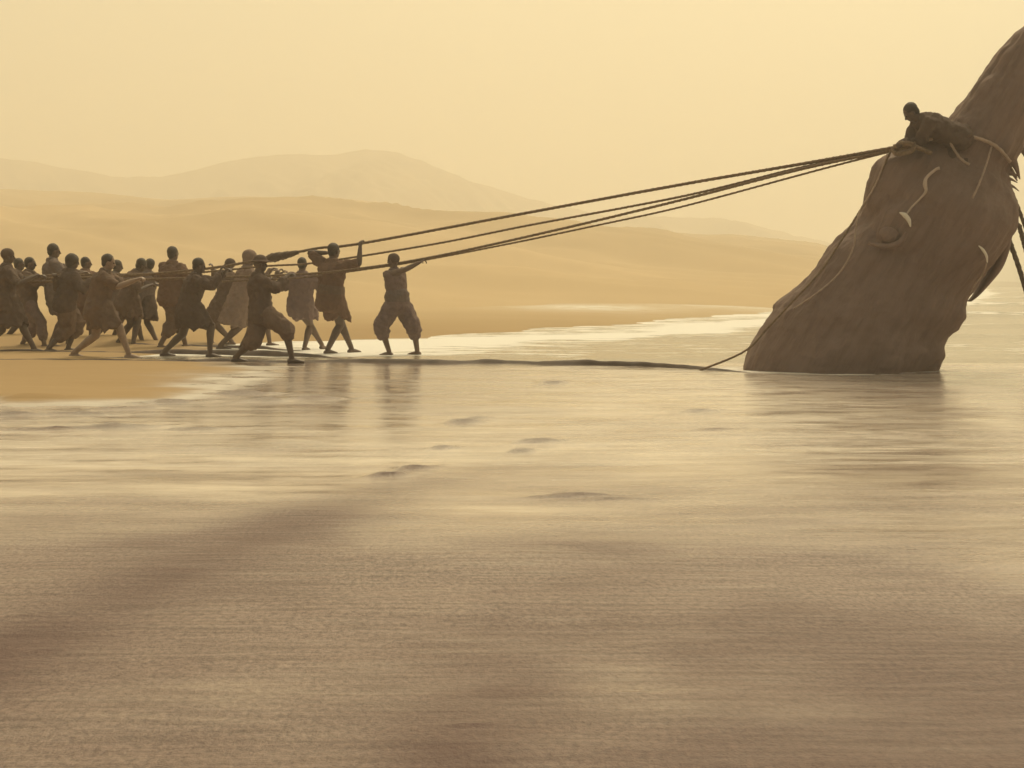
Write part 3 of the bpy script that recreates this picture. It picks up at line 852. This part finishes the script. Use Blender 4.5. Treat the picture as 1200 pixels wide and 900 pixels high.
    # clothes
    for w_ in wear:
        kind, colr = w_[0], w_[1]
        mb = MB(1.24 if kind != 'vest' else 1.16); nm = kind
        if kind in ('tunic', 'shirt', 'vest'):
            g = 1.16 if kind != 'vest' else 1.10
            lo = -0.10 if kind == 'tunic' else -0.05
            tr2 = [(lo, .178, .130), (0.02, .176, .126), (0.12, .164, .116), (0.24, .160, .114), (0.34, .176, .122), (0.43, .182, .120), (0.495, .145, .096), (0.525, .085, .072)]
            mb.limb([pv + t * a * k for a, b, c in tr2], [(b * g * k * 0.97, c * g * k) for a, b, c in tr2], 22, side)
            for i in (0, 1):
                E = el[i][0]
                mb.ell(sh[i], side * 0.078 * k, fr * 0.078 * k, t * 0.080 * k)
                if kind == 'tunic' or kind == 'shirt':
                    q = sh[i].lerp(E, 0.8)
                    mb.limb([sh[i], sh[i].lerp(E, 0.4), q], [.074 * k, .070 * k, .064 * k], 12)
                if kind == 'shirt' and len(w_) > 2:
                    W = el[i][1]; mb.limb([sh[i].lerp(E, .7), E, E.lerp(W, 0.75)], [.066 * k, .060 * k, .050 * k], 12)
        if kind in ('tunic', 'kilt'):
            hem = w_[2] if len(w_) > 2 else 0.9
            flare = w_[3] if len(w_) > 3 else 0.10
            m0 = hip[0].lerp(kn[0][0], hem); m1 = hip[1].lerp(kn[1][0], hem)
            if hem > 1.0:
                m0 = kn[0][0].lerp(kn[0][1], hem - 1); m1 = kn[1][0].lerp(kn[1][1], hem - 1)
            c = (m0 + m1) * 0.5; sp = m1 - m0; sp.z = 0
            if sp.length < 0.05: sp = side.copy()
            ln = sp.length; sp = sp / ln; ot = sp.cross(Vector((0, 0, 1)))
            rg = []
            top = pv + t * 0.10 * k
            for q in np.linspace(0, 1, 9):
                cc = top.lerp(Vector((c.x, c.y, min(m0.z, m1.z))), q)
                e = q ** 0.8
                ra = (1 - e) * 0.205 * k + e * (ln * 0.5 + 0.125 * k + flare * 0.5)
                rb = (1 - e) * 0.175 * k + e * (0.17 * k + flare)
                ring = []
                for j in range(44):
                    a = 2 * math.pi * j / 44
                    f_ = 1 + e * 0.075 * math.sin(7 * a + 1.7 * D + pv.x * 5) + e * 0.04 * math.sin(13 * a + pv.x * 11)
                    ring.append(cc + sp * ra * f_ * math.cos(a) + ot * rb * f_ * math.sin(a) + Vector((0, 0, e * (0.035 * math.sin(3 * a + pv.x * 9) + 0.030 * math.sin(8 * a + pv.x * 23) + 0.02 * math.sin(15 * a + pv.x * 3)))))
                rg.append(ring)
            mb.loft(rg)
        if kind == 'trousers':
            hem = w_[2]; bag = w_[3]
            mb.limb([pv + t * 0.11 * k, pv, pv - t * 0.08 * k], [(.165 * k, .122 * k), (.178 * k, .135 * k), (.15 * k, .12 * k)], 18, side)
            for i in (0, 1):
                K, A = kn[i]
                pts = [hip[i] + t * 0.02 * k, hip[i].lerp(K, 0.45)]; rd = [.118 * k, (.102 + bag * 0.6) * k]
                if hem <= 1: pts += [hip[i].lerp(K, hem)]; rd += [(.078 + bag) * k]
                else:
                    pts += [K, K.lerp(A, (hem - 1) * 0.6), K.lerp(A, hem - 1)]; rd += [(.078 + bag) * k, (.074 + bag * 1.15) * k, (.062 + bag * 0.7) * k]
                mb.limb(pts, rd, 14)
        if kind == 'cape':
            back = -fr
            rg = []
            hemz = w_[2]
            for q in np.linspace(0, 1, 10):
                cc = (nk - t * 0.02 * k).lerp(Vector((pv.x, pv.y, hemz)) + back * 0.16, q) + back * 0.03
                ra = (0.12 + 0.20 * min(1, q * 2.2) ** 0.6 + 0.10 * q) * k; rb = (0.10 + 0.12 * q) * k
                rg.append([cc + side * ra * (1 + 0.06 * q * math.sin(8 * a_)) * math.cos(a_) + fr * rb * (1 + 0.10 * q * math.sin(9 * a_)) * math.sin(a_) for a_ in [2 * math.pi * j / 40 for j in range(40)]])
            mb.loft(rg)
        if kind == 'sash':
            mb.limb([pv + t * 0.075 * k, pv + t * 0.12 * k], [(.196 * k, .146 * k), (.196 * k, .146 * k)], 20, side)
        o = part(nm, mb.mesh(nm), CLOTH[colr], root)
        finish(o, 0.013 * k, 3, 0.055)
    return root

UP, DN = Vector((0, 0, 1)), Vector((0, 0, -1))
# feet rows give the distance; left to right
person('large man cut by the left picture edge in a long dark tunic', G(414), 1.06, (4, 352), (8, 309), (0, 0), 20, [(44, 326, -0.1), (50, 325, 0.25)], [(-22, 413, -.15), (40, 413, .1)], [('tunic', 'dark', 0.85, 0.05)], 1, 'cap')
person('distant man whose small head shows just right of the large man at the left edge', G(402), 1.0, (18, 352), (22, 314), (0, 0), 10, [(50, 326, -.1), (55, 325, .2)], [(6, 402, 0), (30, 402, .1)], [('tunic', 'brown', 0.8, 0.05)], 1, 'short')
person('lean man in long mauve leggings, third head from the left edge', G(408), 0.98, (31, 350), (35, 312), (0, 0), 0, [(66, 327, -.1), (72, 326, .15)], [(52, 408, -.15), (26, 406, .15)], [('shirt', 'brown'), ('trousers', 'mauve', 1.7, 0.005)], 0, 'short')
person('tall man whose head rises highest of the left group, shoulders hunched', G(408), 1.09, (66, 344), (61, 306), (0.15, 0), 25, [(100, 322, -.1), (106, 321, .2)], [(60, 407, -.1), (80, 407, .2)], [('tunic', 'grey', 0.78, 0.05)], 0, 'short')
person('stocky man with bushy hair overlapping the tall man at left', G(413), 1.0, (76, 355), (84, 315), (0, 0), 40, [(112, 328, -.1), (62, 326, -.25)], [(57, 411, -.1), (80, 413, .15)], [('shirt', 'dark', 1), ('trousers', 'brown', 1.45, 0.03)], 1, 'bushy')
person('man in a wide lunge with bright bare arm stretched toward the right', G(420), 1.02, (114, 359), (124, 317), (0.10, 0), 8, [(163, 329, -.15), (166, 328, .1)], [(151, 420, -.1), (86, 420, .1)], [('tunic', 'brown', 0.72, 0.03)], 2, 'short', elbows=[(0, -0.6, -1), None])
person('man almost hidden behind the lunging man with the bare arm', G(402), 0.98, (128, 352), (136, 317), (0.1, 0), 10, [(165, 326, 0), (168, 326, .2)], [(110, 404, 0), (132, 402, .15)], [('tunic', 'grey', 0.8, 0.04)], 1, 'short')
person('short man in a broad flared kilt standing with feet together', G(405), 0.95, (168, 350), (174, 319), (0.1, 0), 150, [(152, 332, .1), (164, 329, -.25)], [(184, 405, .05), (167, 405, -.05)], [('shirt', 'grey'), ('kilt', 'dark', 0.82, 0.16)], 0, 'short')
person('tall bare-headed man at the centre of the crew with narrow head', G(409), 1.07, (200, 344), (202, 306), (0, 0), 60, [(238, 322, .1), (176, 326, .1)], [(188, 409, -.1), (217, 405, .3)], [('shirt', 'rust', 1), ('trousers', 'brown', 1.5, 0.02)], 0, 'short')
person('round-headed man stepping forward in front of the centre crew with knee-length kilt', G(419), 0.99, (220, 361), (231, 320), (0.05, 0), 15, [(262, 318, -.12), (268, 318, .12)], [(246, 420, -.1), (192, 412, .25)], [('shirt', 'dark', 1), ('kilt', 'dark', 0.72, 0.04)], 1, 'short')
person('man half hidden left of the caped figure, arms stretched out', G(405), 1.0, (262, 354), (270, 317), (0, 0), 200, [(246, 314, -.15), (250, 316, .2)], [(248, 405, .1), (272, 405, 0)], [('tunic', 'brown', 0.85, 0.04)], 0, 'cap')
person('caped figure with a large hooded head and pale brown cloak', G(410), 1.06, (284, 352), (291, 309), (0.05, 0), 20, [(318, 320, -.1), (322, 318, .2)], [(258, 409, -.1), (284, 408, .1)], [('cape', 'tan', 0.42), ('tunic', 'tan', 0.95, 0.05)], 0, 'hood')
person('man in a brimmed hat in a deep lunge, nearest of the crew', G(425), 1.0, (306, 366), (303, 322), (0.05, 0), 12, [(340, 325, .1), (342, 325, .3)], [(342, 425, -.1), (276, 425, .1)], [('shirt', 'dark', 1), ('trousers', 'brown', 1.25, 0.02)], 1, 'hat', knees=[(1, -0.3, 0.4), (0.6, -0.5, 0.2)])
person('bareheaded man in a knee-length flared tunic, arm reaching left', G(411), 0.98, (352, 350), (354, 318), (0, 0), 75, [(388, 326, .1), (322, 325, -.15)], [(357, 411, -.05), (378, 409, .25)], [('tunic', 'mauve', 0.62, 0.12)], 0, 'short')
person('tall man in a long shirt with both arms raised to the topmost rope', G(415), 1.08, (387, 345), (390, 303), (0.03, 0), 50, [(426, 286, -.1), (384, 291, .15)], [(384, 415, -.1), (412, 414, .2)], [('tunic', 'rust', 0.75, 0.04), ('sash', 'brown')], 1, 'short', elbows=[(0.3, -0.4, -1), (-1, 0.1, 0.35)])
person('man in baggy knee trousers standing apart nearest the sea, arm raised to the rope', G(417), 0.97, (466, 352), (462, 320), (0.06, 0), 150, [(478, 322, .25), (506, 302, -.08)], [(489, 418, .12), (456, 416, -.1)],
       [('vest', 'mauve'), ('trousers', 'mauve', 1.35, 0.028), ('sash', 'grey')], 0, 'cap', elbows=[(0, 0.3, -1), (0.2, -0.6, -1)], knees=[(0.3, -0.4, 0), (-1, -0.2, 0)])
person('man bending low with lowered head between the lunging man and the kilted man', G(407), 1.0, (148, 352), (158, 325), (0.35, 0), 20, [(178, 338, -.1), (182, 336, .2)], [(138, 406, .1), (156, 407, -.1)], [('tunic', 'brown', 0.7, 0.06)], 1, 'short')
person('man standing behind the stocky bushy-haired man, face half hidden', G(404), 0.96, (98, 350), (100, 316), (0, 0), 20, [(135, 326, -.1), (138, 325, .2)], [(88, 404, 0), (106, 404, .1)], [('tunic', 'rust', 0.8, 0.08)], 0, 'short')
person('man behind the hat wearer with only legs and shoulder showing', G(406), 0.96, (300, 350), (304, 316), (0, 0), 20, [(330, 320, -.1), (334, 320, .2)], [(290, 406, 0), (316, 406, .1)], [('tunic', 'grey', 0.8, 0.06)], 0, 'short')
# the man lying over the top of the statue
person('man crouched on top of the leaning statue reaching down to the knotted ropes', 18.75, 1.0, (1119, 160, 0.1), (1080, 143, 0), (-0.25, 0), 180, [(1054, 171, -.1), (1060, 170, .25)], [(1146, 182, 0.15), (1144, 176, 0.5)],
       [('shirt', 'dark', 1), ('trousers', 'dark', 1.7, 0.01)], 1, 'short', knees=[(-1, -0.3, -0.6), (-1, 0.2, -0.6)], group='man on the statue', seated=True)

# ------------------------------------------------------------------ haze: warm sea mist round everything
hz, n, l, b = new_mat('haze_air')
n.remove(b)
pv_ = n.new('ShaderNodeVolumePrincipled')
pv_.inputs['Color'].default_value = (0.98, 0.93, 0.82, 1)
pv_.inputs['Density'].default_value = 0.0026
pv_.inputs['Anisotropy'].default_value = 0.35
for s in ('Density Attribute', 'Color Attribute', 'Temperature Attribute'):
    if s in pv_.inputs: pv_.inputs[s].default_value = ''
l.new(pv_.outputs[0], n['Material Output'].inputs['Volume'])
mb = MB()
x0, x1, y0, y1, z0, z1 = -3400, 3400, -200, 3400, -12, 235
rg = [[Vector((x0, y0, z)), Vector((x1, y0, z)), Vector((x1, y1, z)), Vector((x0, y1, z))] for z in (z0, z1)]
mb.loft(rg)
o = link('haze', mb.mesh('haze'), hz, smooth=False)
tag(o, kind='stuff')
